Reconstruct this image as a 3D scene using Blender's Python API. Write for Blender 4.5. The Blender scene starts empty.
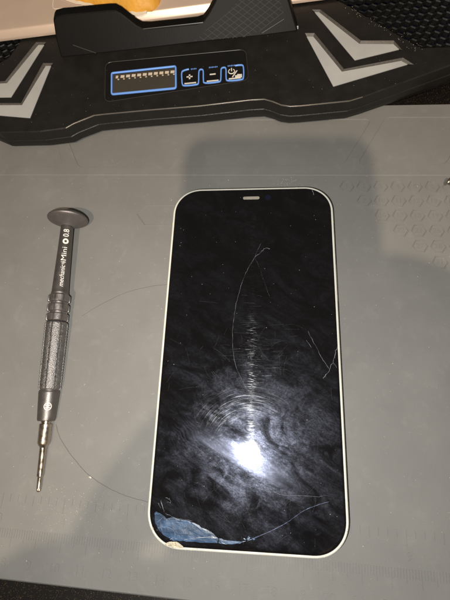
import bpy, bmesh, math, random
import numpy as np
from mathutils import Vector, Matrix
from mathutils import noise as mnoise
random.seed(7)
C = bpy.context.scene.collection
SC = bpy.context.scene
MM = 0.001
PI = math.pi

# ------------------------------------------------------------------ camera (fitted to the phone's known size)
CAM = np.array([7.2597, -36.3585, 171.8668]); EUL = (0.327589, 0.0942932, 0.0372251); F = 418.575
def rot(a, b, c):
    ca, sa, cb, sb, cc, sc = math.cos(a), math.sin(a), math.cos(b), math.sin(b), math.cos(c), math.sin(c)
    return (np.array([[cc, -sc, 0], [sc, cc, 0], [0, 0, 1]]) @ np.array([[cb, 0, sb], [0, 1, 0], [-sb, 0, cb]])
            @ np.array([[1, 0, 0], [0, ca, -sa], [0, sa, ca]]))
R = rot(*EUL)
def ray(px, py): return R @ np.array([px - 225, -(py - 300), -F])
def on_plane(px, py, p0, n):
    d = ray(px, py); t = np.dot(np.array(p0) - CAM, n) / np.dot(d, n)
    return Vector(CAM + t * d)
def at(px, py, z=0.0): return on_plane(px, py, (0, 0, z), np.array([0, 0, 1.0]))
def proj(X):
    v = R.T @ (np.array(X) - CAM); return 225 + F * v[0] / -v[2], 300 - F * v[1] / -v[2]

# ------------------------------------------------------------------ materials
def mat(name, base, rough=0.5, metal=0.0, var=0.12, vscale=250, bump=0.0, bscale=1500, rvar=0.0, spec=0.5, coat=0.0, dist=0.0002):
    m = bpy.data.materials.new(name); m.use_nodes = True
    nt = m.node_tree; N = nt.nodes; L = nt.links
    b = N['Principled BSDF']
    b.inputs['Roughness'].default_value = rough; b.inputs['Metallic'].default_value = metal
    b.inputs['Specular IOR Level'].default_value = spec; b.inputs['Coat Weight'].default_value = coat
    tc = N.new('ShaderNodeTexCoord')
    nz = N.new('ShaderNodeTexNoise'); nz.inputs['Scale'].default_value = vscale; nz.inputs['Detail'].default_value = 6
    L.new(tc.outputs['Object'], nz.inputs['Vector'])
    mx = N.new('ShaderNodeMix'); mx.data_type = 'RGBA'
    mx.inputs[6].default_value = (*[c * (1 - var) for c in base], 1); mx.inputs[7].default_value = (*[min(1, c * (1 + var)) for c in base], 1)
    L.new(nz.outputs['Fac'], mx.inputs[0]); L.new(mx.outputs[2], b.inputs['Base Color'])
    if rvar:
        mr = N.new('ShaderNodeMapRange'); mr.inputs[1].default_value = .3; mr.inputs[2].default_value = .7
        mr.inputs[3].default_value = max(.02, rough - rvar); mr.inputs[4].default_value = min(1, rough + rvar)
        L.new(nz.outputs['Fac'], mr.inputs[0]); L.new(mr.outputs[0], b.inputs['Roughness'])
    if bump:
        n2 = N.new('ShaderNodeTexNoise'); n2.inputs['Scale'].default_value = bscale; n2.inputs['Detail'].default_value = 3
        L.new(tc.outputs['Object'], n2.inputs['Vector'])
        bp = N.new('ShaderNodeBump'); bp.inputs['Strength'].default_value = bump; bp.inputs['Distance'].default_value = dist
        L.new(n2.outputs['Fac'], bp.inputs['Height']); L.new(bp.outputs[0], b.inputs['Normal'])
    return m
M = {}
M['mat'] = mat('grey_silicone', (.190, .184, .173), .60, var=.1, vscale=60, bump=.25, bscale=2600, spec=.35)
def stain(m, scale, amt, lo=.45, hi=.7):
    nt = m.node_tree; N = nt.nodes; L = nt.links; b = N['Principled BSDF']; old = b.inputs['Base Color'].links[0].from_socket
    tc = N.new('ShaderNodeTexCoord'); n = N.new('ShaderNodeTexNoise'); n.inputs['Scale'].default_value = scale; n.inputs['Detail'].default_value = 9; n.inputs['Roughness'].default_value = .62; n.inputs['Distortion'].default_value = .6
    L.new(tc.outputs['Object'], n.inputs['Vector']); r = N.new('ShaderNodeMapRange'); r.inputs[1].default_value = lo; r.inputs[2].default_value = hi; r.inputs[3].default_value = 1; r.inputs[4].default_value = 1 + amt
    L.new(n.outputs['Fac'], r.inputs[0]); v = N.new('ShaderNodeVectorMath'); v.operation = 'SCALE'; L.new(old, v.inputs[0]); L.new(r.outputs[0], v.inputs['Scale']); L.new(v.outputs[0], b.inputs['Base Color'])
def cells(m, scale, amt):
    nt = m.node_tree; N = nt.nodes; L = nt.links; b = N['Principled BSDF']; old = b.inputs['Base Color'].links[0].from_socket
    tc = N.new('ShaderNodeTexCoord'); n = N.new('ShaderNodeTexVoronoi'); n.inputs['Scale'].default_value = scale; n.inputs['Randomness'].default_value = 1
    mp = N.new('ShaderNodeMapping'); mp.inputs['Scale'].default_value = (1, 2.6, 1); mp.inputs['Rotation'].default_value = (0, 0, .5); L.new(tc.outputs['Object'], mp.inputs['Vector']); L.new(mp.outputs[0], n.inputs['Vector'])
    sp = N.new('ShaderNodeSeparateColor'); L.new(n.outputs['Color'], sp.inputs[0]); r = N.new('ShaderNodeMapRange'); r.inputs[3].default_value = 1 - amt; r.inputs[4].default_value = 1 + amt
    L.new(sp.outputs[0], r.inputs[0]); v = N.new('ShaderNodeVectorMath'); v.operation = 'SCALE'; L.new(old, v.inputs[0]); L.new(r.outputs[0], v.inputs['Scale']); L.new(v.outputs[0], b.inputs['Base Color'])
stain(M['mat'], 22, .10); stain(M['mat'], 140, .12, .55, .75); stain(M['mat'], 420, .22, .64, .72)
M['black'] = mat('black_plastic', (.0085, .007, .006), .48, var=.3, vscale=150, bump=.5, bscale=2200, rvar=.08)
M['lattice'] = mat('lattice_grey', (.0075, .007, .0065), .55, spec=.3, var=.3)
M['wall_grey'] = mat('lit_recess_wall', (.075, .066, .058), .5, var=.4, vscale=900, bump=.5, bscale=1800)  # lighter grey puts the light on the recess walls into their colour
M['black_rim'] = mat('worn_black_edge', (.045, .04, .034), .36, var=.3, vscale=300)
M['black_gloss'] = mat('black_gloss_panel', (.006, .0055, .005), .16, var=.3, vscale=200, rvar=.06)
M['flap'] = mat('charcoal_plastic', (.0035, .0032, .003), .5, var=.25, vscale=120, spec=.14, bump=.2, bscale=2000)
M['silver'] = mat('silver_paint', (.58, .58, .565), .42, metal=.3, var=.16, vscale=70, bump=.15, bscale=3000)
M['cell'] = mat('grille_black', (.0045, .004, .0035), .5, var=.5, vscale=400, bump=.4, bscale=1200)
M['fan'] = mat('blue_fan_plastic', (.004, .005, .014), .3, var=.3)
M['dark'] = mat('dark_inside', (.006, .006, .006), .7)
M['blue_line'] = mat('blue_print', (.17, .37, .90), .45, var=.1)
M['lcd'] = mat('lcd_glass', (.055, .046, .036), .22, var=.2, vscale=120)
M['cream_print'] = mat('cream_print', (.72, .68, .6), .5, var=.1)
M['pinkish'] = mat('contact_gold', (.85, .68, .52), .4, metal=.2, var=.25, vscale=900)
M['frame'] = mat('champagne_frame', (.82, .80, .71), .3, metal=.15, var=.16, vscale=160, rvar=.08)
M['band'] = mat('antenna_band', (.70, .72, .52), .5, var=.1)
M['mesh'] = mat('earpiece_mesh', (.42, .38, .31), .5, metal=.3, var=.35, vscale=1500)
M['lens'] = mat('lens_black', (.006, .008, .02), .08)
M['crack'] = mat('crack_white', (.55, .57, .62), .3, var=.3, vscale=700)
M['crack_blue'] = mat('crack_blue', (.42, .52, .85), .22, var=.3, vscale=700)
M['scratch'] = mat('scratch_glint', (.75, .77, .82), .3, metal=.9, var=.2)
M['grit'] = mat('exposed_grit', (.62, .56, .43), .75, var=.45, vscale=1500, bump=.8, bscale=2500)
M['gunmetal'] = mat('gunmetal', (.17, .155, .148), .42, metal=.8, var=.2, vscale=300, bump=.25, bscale=3500, rvar=.08)
M['ringmetal'] = mat('ring_gunmetal', (.27, .25, .24), .36, metal=.85, var=.25, vscale=500, bump=.3, bscale=3500, rvar=.08)
M['grip'] = mat('knurled_gunmetal', (.24, .23, .225), .40, metal=.85, var=.35, vscale=900, bump=.9, bscale=2600, rvar=.1, dist=.0003)
M['cap'] = mat('satin_cap', (.19, .172, .168), .46, metal=.75, var=.2, vscale=500, bump=.6, bscale=4200, dist=.0001)
M['steel'] = mat('bit_steel', (.55, .47, .39), .27, metal=1.0, var=.2, vscale=500, rvar=.1)
M['print'] = mat('white_print', (.78, .76, .70), .55, var=.12, vscale=2500)
M['dust'] = mat('dust', (.62, .58, .5), .8, var=.3, vscale=3000)
M['hair'] = mat('hair', (.085, .08, .075), .45)
M['laptop'] = mat('warm_lit_aluminium', (.80, .62, .49), .36, metal=.45, var=.05, vscale=120, bump=.12, bscale=5000)  # silver metal with the warm lamplight tinted into its base colour
M['orange'] = mat('orange_paper', (.74, .36, .045), .55, var=.22, vscale=90, bump=.9, bscale=160, dist=.0012)
M['paper'] = mat('pale_paper_edge', (.75, .66, .52), .7, var=.15, vscale=300, bump=.5, bscale=900)
M['skin'] = mat('skin', (.5, .3, .22), .5)
M['cloth'] = mat('dark_cloth', (.03, .03, .035), .9)

# table: black-brown laminate with gold glitter
def table_mat():
    m = mat('speckled_laminate', (.006, .0045, .004), .42, var=.3)
    nt = m.node_tree; N = nt.nodes; L = nt.links; b = N['Principled BSDF']
    tc = N.new('ShaderNodeTexCoord'); v = N.new('ShaderNodeTexVoronoi'); v.inputs['Scale'].default_value = 3800
    L.new(tc.outputs['Object'], v.inputs['Vector'])
    sep = N.new('ShaderNodeSeparateColor'); L.new(v.outputs['Color'], sep.inputs[0])
    gt = N.new('ShaderNodeMath'); gt.operation = 'GREATER_THAN'; gt.inputs[1].default_value = .86; L.new(sep.outputs[0], gt.inputs[0])
    lt = N.new('ShaderNodeMath'); lt.operation = 'LESS_THAN'; lt.inputs[1].default_value = .42; L.new(v.outputs['Distance'], lt.inputs[0])
    mu = N.new('ShaderNodeMath'); mu.operation = 'MULTIPLY'; L.new(gt.outputs[0], mu.inputs[0]); L.new(lt.outputs[0], mu.inputs[1])
    old = b.inputs['Base Color'].links[0].from_socket
    mx = N.new('ShaderNodeMix'); mx.data_type = 'RGBA'; L.new(mu.outputs[0], mx.inputs[0]); L.new(old, mx.inputs[6]); mx.inputs[7].default_value = (.10, .065, .03, 1)
    L.new(mx.outputs[2], b.inputs['Base Color'])
    return m
M['table'] = table_mat()

# phone glass: black mirror under finger grease and fine wiping scratches
def glass_mat():
    m = bpy.data.materials.new('smudged_black_glass'); m.use_nodes = True
    nt = m.node_tree; N = nt.nodes; L = nt.links
    out = N['Material Output']; base = N['Principled BSDF']
    base.inputs['Base Color'].default_value = (.0035, .003, .0032, 1); base.inputs['Roughness'].default_value = .045
    tc = N.new('ShaderNodeTexCoord')
    def mapping(scale, rz=0, loc=(0, 0, 0)):
        mp = N.new('ShaderNodeMapping'); mp.inputs['Scale'].default_value = scale; mp.inputs['Rotation'].default_value = (0, 0, rz); mp.inputs['Location'].default_value = loc
        L.new(tc.outputs['Object'], mp.inputs['Vector']); return mp
    def noise(mp, detail=5, dist=0.0, rough=.55):
        n = N.new('ShaderNodeTexNoise'); n.inputs['Scale'].default_value = 1; n.inputs['Detail'].default_value = detail
        n.inputs['Distortion'].default_value = dist; n.inputs['Roughness'].default_value = rough
        L.new(mp.outputs[0], n.inputs['Vector']); return n.outputs['Fac']
    def rng(s, a, b, c, d):
        r = N.new('ShaderNodeMapRange'); r.interpolation_type = 'SMOOTHSTEP'
        for i, x in enumerate((a, b, c, d)): r.inputs[i + 1].default_value = x
        L.new(s, r.inputs[0]); return r.outputs[0]
    def mul(a, b):
        x = N.new('ShaderNodeMath'); x.operation = 'MULTIPLY'
        for i, s in enumerate((a, b)):
            if isinstance(s, (int, float)): x.inputs[i].default_value = s
            else: L.new(s, x.inputs[i])
        return x.outputs[0]
    def add(a, b):
        x = N.new('ShaderNodeMath'); x.operation = 'ADD'; L.new(a, x.inputs[0])
        if isinstance(b, (int, float)): x.inputs[1].default_value = b
        else: L.new(b, x.inputs[1])
        return x.outputs[0]
    def tex(lx, ly, ang=0.0, loc=(0, 0, 0)):
        """features lx by ly millimetres, the first along the direction ang"""
        mp = mapping((lx * MM, ly * MM, .02), ang, loc); mp.vector_type = 'TEXTURE'; return mp
    big = rng(noise(tex(15, 9, -.6, (.003, .004, 0)), 6, 1.5, .62), .36, .66, .10, 1)
    wipe = rng(noise(tex(34, 7, -.5), 6, 1.0, .68), .34, .66, .30, 1)
    wipe2 = rng(noise(tex(9, 6, .6, (.05, .01, 0)), 6, 2.2, .66), .35, .66, .55, 1)
    grain = mul(rng(noise(tex(.9, .5, -.4), 5, .3, .75), .3, .7, .4, 1.5), rng(noise(tex(.35, .3), 2, 0, .8), .35, .65, .75, 1.25))
    spots = rng(noise(tex(5, 4, .3, (.02, .03, 0)), 3, 1.0), .62, .72, 0, .8)
    haze = mul(mul(mul(big, wipe), wipe2), grain)
    haze2 = add(haze, mul(spots, mul(grain, .3)))
    def vm(op, a, b):
        x = N.new('ShaderNodeVectorMath'); x.operation = op
        for i_, s_ in enumerate((a, b)):
            if isinstance(s_, tuple): x.inputs[i_].default_value = s_
            elif s_ is not None: L.new(s_, x.inputs[i_])
        return x
    # two thumb prints
    for c_ in ((.029, -.027, .0075), (-.0235, -.034, .0075)):
        d_ = vm('SUBTRACT', tc.outputs['Object'], c_)
        w_ = N.new('ShaderNodeTexWave'); w_.wave_type = 'BANDS'; w_.bands_direction = 'DIAGONAL'; w_.inputs['Scale'].default_value = 420; w_.inputs['Distortion'].default_value = 14; w_.inputs['Detail'].default_value = 1; w_.inputs['Detail Scale'].default_value = .35
        L.new(d_.outputs[0], w_.inputs['Vector'])
        ln_ = vm('LENGTH', d_.outputs[0], None)
        haze2 = add(haze2, mul(mul(rng(w_.outputs['Fac'], .3, .8, 0, 1), mul(grain, rng(ln_.outputs['Value'], .002, .0075, 1, 0))), .2))
    # one long wipe with a hard lower edge, running down to the right
    sw = tex(1000, 1000, -.43, (.001, -.0455, 0)); sp = N.new('ShaderNodeSeparateXYZ'); L.new(sw.outputs[0], sp.inputs[0])
    edge_ = mul(rng(sp.outputs[1], -.0016, .0006, 0, 1), rng(sp.outputs[1], .0005, .0085, 1, 0))
    ext_ = mul(rng(sp.outputs[0], -.034, -.018, 0, 1), rng(sp.outputs[0], .004, .026, 1, 0))
    haze2 = add(haze2, mul(mul(edge_, ext_), mul(wipe, .75)))
    lowcut = rng(sp.outputs[1], -.02, .001, .75, 1)
    haze2 = mul(haze2, lowcut)
    # scratch glints drawn as rings round the flash spot, put into the gloss
    cen_ = vm('SUBTRACT', tc.outputs['Object'], (.0015, -.0405, .00752)); rad_ = vm('LENGTH', cen_.outputs[0], None); nrm_ = vm('NORMALIZE', cen_.outputs[0], None)
    s3 = N.new('ShaderNodeSeparateXYZ'); L.new(cen_.outputs[0], s3.inputs[0])
    at_ = N.new('ShaderNodeMath'); at_.operation = 'ARCTAN2'; L.new(s3.outputs[1], at_.inputs[0]); L.new(s3.outputs[0], at_.inputs[1])
    cb_ = N.new('ShaderNodeCombineXYZ'); L.new(mul(rad_.outputs['Value'], 2300), cb_.inputs[0]); L.new(mul(at_.outputs[0], 2.2), cb_.inputs[1])
    nr_ = N.new('ShaderNodeTexNoise'); nr_.inputs['Scale'].default_value = 1; nr_.inputs['Detail'].default_value = 4; nr_.inputs['Distortion'].default_value = .25; L.new(cb_.outputs[0], nr_.inputs['Vector'])
    sect_ = mul(rng(at_.outputs[0], .6, 1.9, 0, 1), rng(at_.outputs[0], 2.2, 2.9, 1, 0))
    swirl = mul(mul(rng(nr_.outputs['Fac'], .50, .72, 0, 1), sect_), mul(rng(rad_.outputs['Value'], .011, .017, 0, 1), rng(rad_.outputs['Value'], .019, .027, 1, 0)))
    def glossy(col, r):
        g = N.new('ShaderNodeBsdfAnisotropic'); g.inputs['Color'].default_value = (*col, 1); g.inputs['Roughness'].default_value = r; return g
    def mix(fac, a, b):
        x = N.new('ShaderNodeMixShader'); L.new(fac, x.inputs[0]); L.new(a, x.inputs[1]); L.new(b, x.inputs[2]); return x.outputs[0]
    g1 = glossy((.72, .77, 1.0), .34); g2 = glossy((.58, .66, 1.0), .19)
    g3 = glossy((.95, .97, 1), .23); g3.inputs['Anisotropy'].default_value = .86
    tv = N.new('ShaderNodeCombineXYZ'); tv.inputs[0].default_value = TANG[0]; tv.inputs[1].default_value = TANG[1]; L.new(tv.outputs[0], g3.inputs['Tangent'])
    lines = rng(noise(tex(3.2, .16, .02), 3, .1), .54, .74, 0, 1)
    lines2 = rng(noise(tex(2.2, .3, -.06, (.02, .05, 0)), 3, .1), .56, .74, 0, .7)
    band = rng(noise(tex(40, 9, 0, (.01, .002, 0)), 2), .4, .62, .05, 1)
    geo = N.new('ShaderNodeVectorMath'); geo.operation = 'DISTANCE'; geo.inputs[1].default_value = (.0005, -.018, .0075)
    L.new(tc.outputs['Object'], geo.inputs[0])
    streak_area = rng(geo.outputs['Value'], .010, .036, 1, .03)  # flash streak's shape put in by mask, fading the scratch lines elsewhere
    lines = mul(mul(lines, band), streak_area); lines2 = mul(lines2, streak_area)
    s = mix(mul(haze2, HAZE[0]), base.outputs[0], g1.outputs[0])
    s = mix(mul(haze2, HAZE[1]), s, g2.outputs[0])
    s = mix(mul(add(lines, lines2), HAZE[2]), s, g3.outputs[0])
    g4 = glossy((.9, .93, 1), .27); g4.inputs['Anisotropy'].default_value = .85; tg_ = vm('CROSS_PRODUCT', nrm_.outputs[0], (0.0, 0.0, 1.0)); L.new(tg_.outputs[0], g4.inputs['Tangent'])
    s = mix(mul(mul(swirl, wipe2), mul(big, .022)), s, g4.outputs[0])
    L.new(s, out.inputs['Surface'])
    return m
TANG = (1.0, 0.0); HAZE = (.034, .017, .026)
M['glass'] = glass_mat()

def flake_mat():
    m = mat('delaminated_blue', (.034, .070, .135), .36, var=.65, vscale=330, bump=.5, bscale=700, rvar=.1, dist=.0002)
    return m
M['flake'] = flake_mat(); cells(M['flake'], 190, .42)
M['shard'] = mat('glass_shard_edge', (.16, .24, .36), .2, var=.5, vscale=600)

# ------------------------------------------------------------------ object helpers (millimetres in, metres out)
def tag(o, label=None, cat=None, group=None, kind=None):
    if label: o['label'] = label
    if cat: o['category'] = cat
    if group: o['group'] = group
    if kind: o['kind'] = kind
    return o
def empty(name, loc=(0, 0, 0), rz=0, label=None, cat=None, group=None):
    o = bpy.data.objects.new(name, None); C.objects.link(o); o.empty_display_size = .01
    o.location = Vector(loc) * MM; o.rotation_euler = (0, 0, rz)
    return tag(o, label, cat, group)
def obj(name, bm, m, parent=None, smooth=None, recalc=True):
    if recalc: bmesh.ops.recalc_face_normals(bm, faces=bm.faces)
    bmesh.ops.scale(bm, vec=(MM, MM, MM), verts=bm.verts)
    me = bpy.data.meshes.new(name); bm.to_mesh(me); bm.free()
    if smooth is not None:
        for p in me.polygons: p.use_smooth = True
        me.set_sharp_from_angle(angle=math.radians(smooth))
    me.materials.append(M[m] if isinstance(m, str) else m)
    o = bpy.data.objects.new(name, me); C.objects.link(o)
    if parent: o.parent = parent
    return o
def fin(o, mods):
    """apply modifiers given as (type, settings) through the depsgraph"""
    for t, kw in mods:
        md = o.modifiers.new(t.lower(), t)
        for k, v in kw.items(): setattr(md, k, v)
    bpy.context.view_layer.update(); dg = bpy.context.evaluated_depsgraph_get()
    me = bpy.data.meshes.new_from_object(o.evaluated_get(dg)); old = o.data
    o.modifiers.clear(); o.data = me; me.name = old.name
    return o
def cut(o, cutters):
    for c in cutters:
        fin(o, [('BOOLEAN', dict(object=c, operation='DIFFERENCE', solver='EXACT'))])
        me = c.data; bpy.data.objects.remove(c); bpy.data.meshes.remove(me)
def tube(bm, pts, r, seg=6, cap=True, closed=False):
    pts = [Vector(p) for p in pts]; n = len(pts); rings = []
    rs = r if isinstance(r, (list, tuple)) else [r] * n
    for i, p in enumerate(pts):
        a = pts[(i - 1) % n] if (closed or i > 0) else p; b = pts[(i + 1) % n] if (closed or i < n - 1) else p
        t = (b - a).normalized(); up = Vector((0, 0, 1)) if abs(t.z) < .9 else Vector((0, 1, 0))
        x = t.cross(up).normalized(); y = x.cross(t).normalized()
        rings.append([bm.verts.new(p + (x * math.cos(2 * PI * k / seg) + y * math.sin(2 * PI * k / seg)) * rs[i]) for k in range(seg)])
    for i in range(n if closed else n - 1):
        A, B = rings[i], rings[(i + 1) % n]
        for k in range(seg): bm.faces.new((A[k], A[(k + 1) % seg], B[(k + 1) % seg], B[k]))
    if cap and not closed:
        bm.faces.new(rings[0]); bm.faces.new(rings[-1])
def prism(bm, low, high):
    """two loops of the same count -> closed solid"""
    A = [bm.verts.new(p) for p in low]; B = [bm.verts.new(p) for p in high]; n = len(A)
    bm.faces.new(A); bm.faces.new(B)
    for k in range(n): bm.faces.new((A[k], A[(k + 1) % n], B[(k + 1) % n], B[k]))
def loft(bm, loops, cap0=True, cap1=True):
    V = [[bm.verts.new(p) for p in l] for l in loops]; n = len(V[0])
    for A, B in zip(V, V[1:]):
        for k in range(n): bm.faces.new((A[k], A[(k + 1) % n], B[(k + 1) % n], B[k]))
    if cap0: bm.faces.new(V[0])
    if cap1: bm.faces.new(V[-1])
    return V
def rrect(hw, hl, r, z=0, seg=12, cx=0, cy=0, e=2.0):
    pts = []
    for (sx, sy, a0) in ((1, 1, 0), (-1, 1, PI / 2), (-1, -1, PI), (1, -1, 1.5 * PI)):
        for k in range(seg + 1):
            a = a0 + PI / 2 * k / seg; c, s = math.cos(a), math.sin(a)
            c = math.copysign(abs(c) ** (2 / e), c); s = math.copysign(abs(s) ** (2 / e), s)
            pts.append(Vector((cx + sx * (hw - r) + r * c, cy + sy * (hl - r) + r * s, z)))
    return pts
def round_poly(pts, r, seg=4):
    out = []; n = len(pts)
    for i in range(n):
        p, a, b = Vector(pts[i]), Vector(pts[i - 1]), Vector(pts[(i + 1) % n])
        rr = min(r, (a - p).length * .45, (b - p).length * .45)
        u = p + (a - p).normalized() * rr; v = p + (b - p).normalized() * rr
        for k in range(seg + 1):
            t = k / seg; out.append(u * (1 - t) ** 2 + p * 2 * t * (1 - t) + v * t * t)
    return out
def offset(pts, d):
    """shrink a planar (xy) loop by d"""
    n = len(pts); area = sum(pts[i].x * pts[(i + 1) % n].y - pts[(i + 1) % n].x * pts[i].y for i in range(n)); s = 1 if area > 0 else -1
    out = []
    for i in range(n):
        a, p, b = pts[i - 1], pts[i], pts[(i + 1) % n]
        e1 = Vector((p.x - a.x, p.y - a.y)).normalized(); e2 = Vector((b.x - p.x, b.y - p.y)).normalized()
        n1 = Vector((-e1.y, e1.x)); n2 = Vector((-e2.y, e2.x)); nn = (n1 + n2)
        k = nn.length_squared / 2
        q = nn / max(k, .4) * d * s
        out.append(Vector((p.x + q.x, p.y + q.y, p.z)))
    return out
def spline(pts, n=8):
    P = [Vector(p) for p in pts]; out = []
    for i in range(len(P) - 1):
        p0, p1, p2, p3 = P[max(i - 1, 0)], P[i], P[i + 1], P[min(i + 2, len(P) - 1)]
        for k in range(n):
            t = k / n
            out.append(.5 * ((2 * p1) + (p2 - p0) * t + (2 * p0 - 5 * p1 + 4 * p2 - p3) * t * t + (3 * p1 - p0 - 3 * p2 + p3) * t ** 3))
    out.append(P[-1]); return out
def text_bm(s, size, bold=0.0, extrude=.05, shear=0.0, align='CENTER', res=3):
    cu = bpy.data.curves.new('lettering', 'FONT'); cu.body = s; cu.size = size; cu.extrude = extrude; cu.offset = bold; cu.shear = shear
    cu.align_x = align; cu.align_y = 'CENTER'; cu.resolution_u = res
    o = bpy.data.objects.new('lettering', cu); C.objects.link(o); bpy.context.view_layer.update()
    me = bpy.data.meshes.new_from_object(o.evaluated_get(bpy.context.evaluated_depsgraph_get()))
    bpy.data.objects.remove(o); bpy.data.curves.remove(cu)
    bm = bmesh.new(); bm.from_mesh(me); bpy.data.meshes.remove(me); return bm
def merge(dst, src, f=lambda v: v):
    mp = {v: dst.verts.new(f(v.co)) for v in src.verts}
    for fc in src.faces:
        try: dst.faces.new([mp[v] for v in fc.verts])
        except ValueError: pass
    src.free()
def box(bm, c, h, rz=0):
    c = Vector(c); m = Matrix.Rotation(rz, 3, 'Z')
    lo = [c + m @ Vector((sx * h[0], sy * h[1], -h[2])) for sx, sy in ((-1, -1), (1, -1), (1, 1), (-1, 1))]
    prism(bm, lo, [p + Vector((0, 0, 2 * h[2])) for p in lo])

# ------------------------------------------------------------------ table
bm = bmesh.new(); prism(bm, rrect(600, 350, 8, -30, 4, 0, 120), rrect(600, 350, 8, -4.6, 4, 0, 120))
tag(obj('table_top', bm, 'table'), kind='structure')

# ------------------------------------------------------------------ work mat
TH = math.radians(-1.75); cT, sT = math.cos(TH), math.sin(TH)
def loc(w): return Vector((w[0] * cT + w[1] * sT, -w[0] * sT + w[1] * cT, w[2] if len(w) > 2 else 0))
def mt(px, py, z=0): return loc(at(px, py, z))
mroot = empty('work_mat', (0, 0, 0), TH, 'grey silicone repair mat with moulded rulers, trays and numbered hexagons under the phone', 'work mat')
y0 = mt(80, 589).y; y1 = mt(425, 104).y
bm = bmesh.new(); hy = (y1 - y0) / 2; cy = (y1 + y0) / 2
loft(bm, [rrect(190, hy - .4, 8, -4.4, 6, 0, cy), rrect(190, hy, 8, -3.8, 6, 0, cy), rrect(190, hy, 8, -.5, 6, 0, cy), rrect(189.5, hy - .5, 8, 0, 6, 0, cy)])
surf = obj('mat_sheet', bm, 'mat', mroot)
trays = [[(-80, 166.5), (62, 166.5), (52, 120), (-80, 120)],
         [(79, 167), (343, 164.5), (371, 119.5), (61, 121)],
         [(358, 164), (445, 164.5), (470, 117.5), (386, 117.5)]]
cs = []
for t in trays:
    pl = round_poly([mt(*q) for q in t], 3, 4); b2 = bmesh.new()
    prism(b2, [Vector((p.x, p.y, -.35)) for p in pl], [Vector((p.x, p.y, 2)) for p in pl]); cs.append(obj('cutter', b2, 'mat', mroot))
for t in trays:
    b2 = bmesh.new(); tube(b2, [Vector((p.x, p.y, .04)) for p in round_poly([mt(*q) for q in t], 3, 4)], .34, 6, closed=True); bmesh.ops.recalc_face_normals(b2, faces=b2.faces); cs.append(obj('cutter', b2, 'mat', mroot))
cut(surf, cs)
# moulded lines (slightly proud of the sheet)
bm = bmesh.new()
yl = mt(225, 175).y
tube(bm, [(-188, yl, -.02), (188, yl, -.02)], .22, 6); tube(bm, [(-188, yl - 1.5, -.04), (188, yl - 1.5, -.04)], .12, 5)
obj('moulded_ridge', bm, 'mat', mroot, 60)
h0 = mt(347, 186.4); pitch = (mt(432.4, 186.6).x - h0.x) / 5; rowh = (mt(364, 186.6).y - mt(407 / 4.09 + 340, 378 / 4.09 + 170).y) / 5
num = 1
hexes = bmesh.new(); digits = bmesh.new()
for row in range(6):
    for col in range(row, 8):
        cx = h0.x + pitch * col; cyy = h0.y - rowh * row
        ring = [(cx + 3.1 * math.cos(PI / 3 * k), cyy + 3.1 * math.sin(PI / 3 * k), .0) for k in range(6)]
        tube(hexes, ring, .26, 6, closed=True)
        tb = text_bm(str(num), 3.3, -.02, .16)
        merge(digits, tb, lambda v, cx=cx, cyy=cyy: Vector((v.x + cx, v.y + cyy, v.z + .03))); num += 1
obj('hexagon_outline', hexes, 'mat', mroot, 60); obj('moulded_digits', digits, 'mat', mroot)
# tag left of the phone
bm = bmesh.new()
pl = [mt(*q) for q in ((137, 214), (147, 205.5), (176, 205.2), (190, 214), (178, 225), (145, 225.3))]
tube(bm, pl, .3, 6, closed=True)
merge(bm, text_bm('right', 5.2, 0, .09), lambda v: Vector((v.x, v.y, v.z + .02)) + mt(161, 215))
obj('moulded_tag', bm, 'mat', mroot)
# rulers
ticks = bmesh.new(); nums = bmesh.new()
ux = mt(64, 505).x; yu = mt(64, 499).y; k4 = ux
for i in range(-40, 60):
    x = k4 + i * 25.4 / 8
    if abs(x) > 180: continue
    ln = 5.2 if i % 8 == 0 else (3.6 if i % 4 == 0 else 2.5)
    box(ticks, (x, yu - ln / 2, .0), (.11, ln / 2, .2))
    if i % 8 == 0 and 0 <= 4 + i // 8 <= 12:
        merge(nums, text_bm(str(4 + i // 8), 4.2, 0, .14), lambda v: Vector((v.x + x + .6, v.y + mt(64, 524).y, v.z + .02)))
c10 = mt(35, 545).x; yc = mt(10, 529).y
for i in range(-150, 260):
    x = c10 + i
    if abs(x) > 182: continue
    ln = 6 if i % 10 == 0 else (4.4 if i % 5 == 0 else 3)
    box(ticks, (x, yc - ln / 2, .0), (.1, ln / 2, .17))
    if i % 10 == 0 and 0 <= 9 + i // 10 <= 28:
        merge(nums, text_bm(str(9 + i // 10), 4.4, 0, .14), lambda v: Vector((v.x + x - 1.2, v.y + mt(30, 566).y, v.z + .02)))
obj('ruler_ticks', ticks, 'mat', mroot); obj('ruler_digits', nums, 'mat', mroot)

# ------------------------------------------------------------------ dust lying on everything flat
bm = bmesh.new()
def speck(p, s):
    a = random.random() * 6.28; k = random.choice((3, 4, 5)); h = s * .5
    lo = [Vector(p) + Vector((math.cos(a + 2 * PI * j / k) * s * random.uniform(.6, 1.2), math.sin(a + 2 * PI * j / k) * s * random.uniform(.5, 1), 0)) for j in range(k)]
    ap = bm.verts.new(Vector(p) + Vector((0, 0, h))); V = [bm.verts.new(q) for q in lo]
    for j in range(k): bm.faces.new((V[j], V[(j + 1) % k], ap))
for i in range(1300):
    x, y = random.uniform(-130, 110), random.uniform(-88, 100)
    if abs(x) < 37 and abs(y) < 75: continue
    if y > 88 and True: continue
    speck((x, y, .01), random.choice((.06, .07, .08, .1, .12, .2)) * random.uniform(.6, 1.1))
for i in range(260):     # lint scuffs by the ruler and above the phone
    q = at(random.gauss(80, 26), random.gauss(510, 13)); speck((q.x, q.y, .01), random.uniform(.04, .13))
for i in range(45):
    q = at(random.gauss(286, 6), random.gauss(182, 2.5)); speck((q.x, q.y, .01), random.uniform(.06, .2))
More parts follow.
